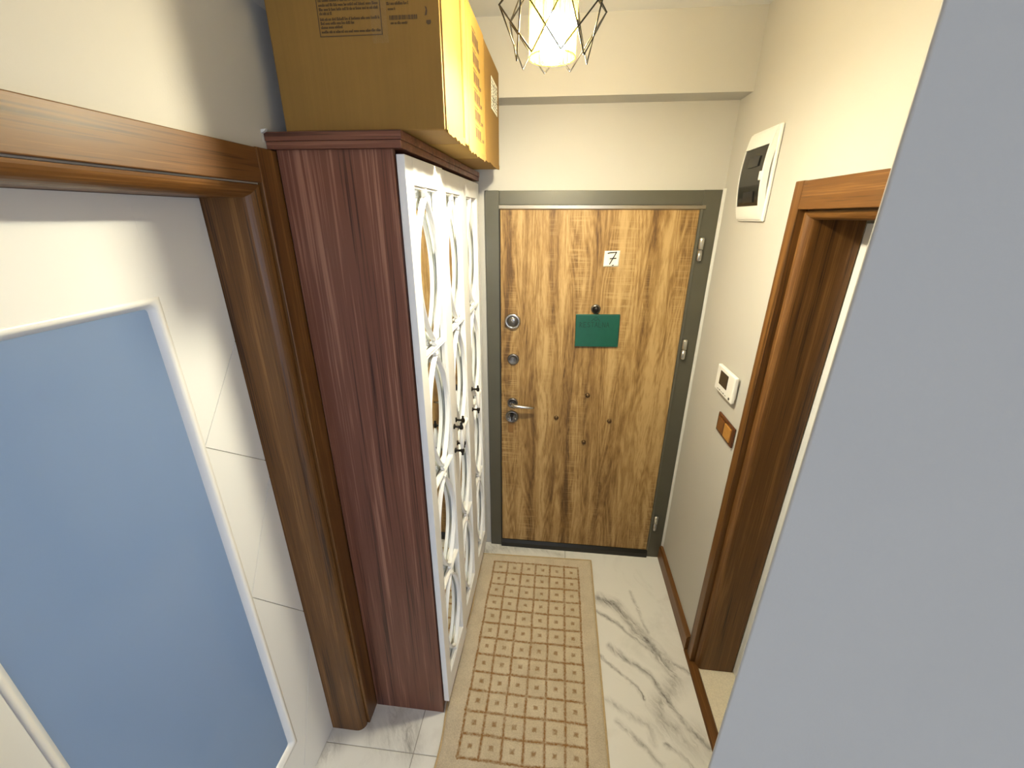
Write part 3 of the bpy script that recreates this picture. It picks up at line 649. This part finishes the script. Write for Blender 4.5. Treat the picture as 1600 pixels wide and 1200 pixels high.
# crinkled clear tape over the notice and on the corner edge
m = MB(); vs = []; fs = []; nx, nz = 10, 24
for j in range(nz+1):
    for i in range(nx+1): vs.append((-.425+.036*i/nx+rr.uniform(-.001, .001), yf-.0012-rr.uniform(0, .0012), 2.290+.17*j/nz))
for j in range(nz):
    for i in range(nx): a = j*(nx+1)+i; fs.append((a, a+1, a+nx+2, a+nx+1))
tt = NT('clear_film'); tt.set((.9, .9, .9), .08); tr = tt.n('ShaderNodeBsdfTransparent'); mx = tt.n('ShaderNodeMixShader'); mx.inputs[0].default_value = .96
gl = tt.n('ShaderNodeBsdfGlossy'); gl.inputs['Roughness'].default_value = .12; nz_ = tt.noise(tt.pos(), 90, 2); bu = tt.n('ShaderNodeBump'); bu.inputs['Strength'].default_value = .5; bu.inputs['Distance'].default_value = .004; tt.l(nz_, bu.inputs['Height']); tt.l(bu.outputs[0], gl.inputs['Normal'])
tt.l(gl.outputs[0], mx.inputs[1]); tt.l(tr.outputs[0], mx.inputs[2]); tt.l(mx.outputs[0], tt.out.inputs[0])
m.add(vs, fs, True).build('tape', 'clear_film', b1)
def torn_edge(root, x, ya, yb, z, rnd, mt='cardboard_core'):
    r = random.Random(rnd); m = MB(); n = 14; top = []; bot = []
    for k in range(n+1):
        y = ya+(yb-ya)*k/n; top.append((y, z+.012)); bot.append((y, z-.002-r.uniform(0, .007)))
    m.prism(top+bot[::-1], 0, x-.0035, x+.0008).build('torn_edge', mt, root)
torn_edge(b1, -.2705, 1.10, 1.285, ZT+.003, 3, 'cardboard')
MB().bbox(-.274, -.2705, 1.092, 1.225, ZT+.004, 2.462, .001).build('flap', 'cardboard', b1)
b2 = carton('cardboard_box', -.660, -.268, 1.297, 1.596, ZT+.002, 2.468, 'middle cardboard box with six printed dark panels on its side', 'cardboard_pale', .002, 2)
MB().bbox(-.2690, -.2655, 1.330, 1.592, ZT-.004, 2.464, .001).build('flap', 'cardboard_pale', b2)
m = MB(); xf = -.2655
for k in range(6):
    zc = 2.176 + .0455*k; ya = 1.408 - .019*k*1.0
    ya, yb = 1.425-.004*k, 1.565-.012*k
    for q in range(3): m.box(xf, xf+.0005, ya+.004+q*.030, ya+.028+q*.030, zc-.012, zc+.013)
    m.box(xf, xf+.0005, ya, ya+.100, zc-.0155, zc-.0140); m.box(xf, xf+.0005, ya, ya+.002, zc-.0155, zc+.015)
    for q in range(4): m.box(xf, xf+.0005, yb-.028+q*.008, yb-.0235+q*.008, zc-.014+.002*(q % 2), zc-.004)
    for q in range(5): m.box(xf, xf+.0005, ya-.004+q*.011, ya+.003+q*.011, zc+.017, zc+.0205)
m.build('printed_panels', 'print_ink', b2)
torn_edge(b2, -.2655, 1.335, 1.59, ZT-.003, 8)
b3 = carton('cardboard_box', -.650, -.266, 1.602, 1.945, ZT+.002, 2.462, 'cardboard box nearest the entry door with white shipping label', 'cardboard', .0002, 3)
MB().bbox(-.2645, -.2632, 1.735, 1.880, 2.300, 2.398, .0004).build('label', 'paper', b3, 'white printed shipping label')
m = MB(); rq = random.Random(11)
for k in range(9):
    z = 2.308+.0095*k; y = 1.742
    while y < 1.870:
        l_ = rq.uniform(.006, .03); m.box(-.2632, -.2628, y, min(y+l_, 1.874), z, z+rq.uniform(.002, .0055)); y += l_+rq.uniform(.004, .016)
m.build('label_print', 'ink', b3)
torn_edge(b3, -.2655, 1.61, 1.94, ZT+.003, 12, 'cardboard')

# ------------------------------------------------------------------ runner rug
rg = empty('runner_rug', ((RX0+RX1)/2, (RY0+RY1)/2, 0), 'beige pile runner rug with brown grid of small squares', 'rug')
m = MB(); nx, ny = 110, 190; vs = []; fs = []; r = random.Random(4)
def rug_h(u, v, x, y):
    e = min(u*(RX1-RX0), (1-u)*(RX1-RX0), v*(RY1-RY0), (1-v)*(RY1-RY0)); h = .010*min(1, e/.012)**.5
    h += .0028*math.exp(-((u-.07)/.05)**2)*(1+math.sin(y*19))
    gx = (x-GX0)/(GX1-GX0)*NCOL; gy = (y-GY0)/(GY1-GY0)*NROW
    if -.06 < gx < NCOL+.06 and -.06 < gy < NROW+.06:
        d = min(abs(gx-round(gx)), abs(gy-round(gy)));  h -= .0022*max(0, 1-d/.09)
    return h + r.uniform(-.0006, .0006)
for j in range(ny+1):
    for i in range(nx+1):
        u, v = i/nx, j/ny; x = RX0+(RX1-RX0)*u; y = RY0+(RY1-RY0)*v
        xx = x + (.005*math.sin(y*8.0+1) + .003*math.sin(y*21))*(1-u)**3
        xx = max(xx, RX0-.004)
        vs.append((xx, y - .018*(1-u)*v*v, rug_h(u, v, x, y)+.0005))
for j in range(ny):
    for i in range(nx): a = j*(nx+1)+i; fs.append((a, a+1, a+nx+2, a+nx+1))
m.add(vs, fs, True).build('pile', 'rug_pile', rg)
m = MB(); pts = []
def edge(u, v):
    j = round(v*ny); i = round(u*nx); p = vs[j*(nx+1)+i]; return (p[0], p[1], .0045)
for k in range(60): pts.append(edge(k/60, 0))
for k in range(100): pts.append(edge(1, k/100))
for k in range(60): pts.append(edge(1-k/60, 1))
for k in range(100): pts.append(edge(0, 1-k/100))
m.tube(pts, .0042, 6, True).build('bound_edge', 'rug_edge', rg)

# ------------------------------------------------------------------ pendant lamp
PXc, PYc = -.037, 1.22; ZM, ZBt = 2.386, 2.284
pl = empty('pendant_lamp', (PXc, PYc, ZC), 'glowing pendant lamp with black wire diamond cage and string shade', 'lamp')
MB().lathe([(.0, 0), (.050, 0), (.050, .012), (.040, .022), (.008, .026)], (PXc, PYc, ZC-.001), (0, 0, -1), 24).build('ceiling_rose', 'wire_black', pl)
MB().tube([(PXc, PYc, ZC-.024), (PXc, PYc, 2.505)], .0035, 8).build('cord', 'wire_black', pl)
MB().lathe([(.006, .05), (.016, .045), (.021, .02), (.021, -.03), (.017, -.034), (.0, -.034)], (PXc, PYc, 2.475), (0, 0, 1), 20).build('lamp_holder', 'wire_black', pl)
m = MB(); Rm, Rb, Rt, ZTp = .127, .086, .034, 2.500; ph = math.radians(14)
def ring(k, R, z): a = ph + k*math.pi/4; return (PXc+R*math.cos(a), PYc+R*math.sin(a), z)
for k in range(8):
    for s in (-1, 1):
        m.tube([ring(k, Rm, ZM), ring(k+s, Rb, ZBt)], .0019, 6); m.tube([ring(k, Rm, ZM), ring(k+s, Rt, ZTp)], .0019, 6)
    for p in (ring(k, Rm, ZM), ring(k, Rb, ZBt)): m.lathe([(0, -.0024), (.0022, -.001), (.0022, .001), (0, .0024)], p, (0, 0, 1), 6)
m.tube([ring(k/2, Rt, ZTp) for k in range(16)], .0022, 6, True)
m.build('cage', 'wire_black', pl, 'black wire diamond cage')
m = MB(); vs = []; fs = []; n = 96; z0s, z1s = 2.292, 2.468
for k in range(n):
    a = 2*math.pi*k/n; rr_ = .0545+.0012*(k % 2)
    vs += [(PXc+rr_*math.cos(a), PYc+rr_*math.sin(a), z0s), (PXc+rr_*math.cos(a), PYc+rr_*math.sin(a), z1s)]
for k in range(n): a = 2*k; b = 2*((k+1) % n); fs.append((a, b, b+1, a+1))
sh = m.add(vs, fs).build('shade', 'string_shade', pl, 'pale yellow string cylinder shade')
for z in (z0s, z1s): MB().tube([(PXc+.055*math.cos(2*math.pi*k/48), PYc+.055*math.sin(2*math.pi*k/48), z) for k in range(48)], .0016, 6, True).build('shade_ring', 'string_shade', sh)
MB().lathe([(.0, -.040), (.014, -.037), (.025, -.027), (.030, -.010), (.029, .006), (.022, .026), (.015, .042), (.013, .058)], (PXc, PYc, 2.319), (0, 0, 1), 24).build('bulb', 'bulb_glow', pl, 'lit warm bulb')
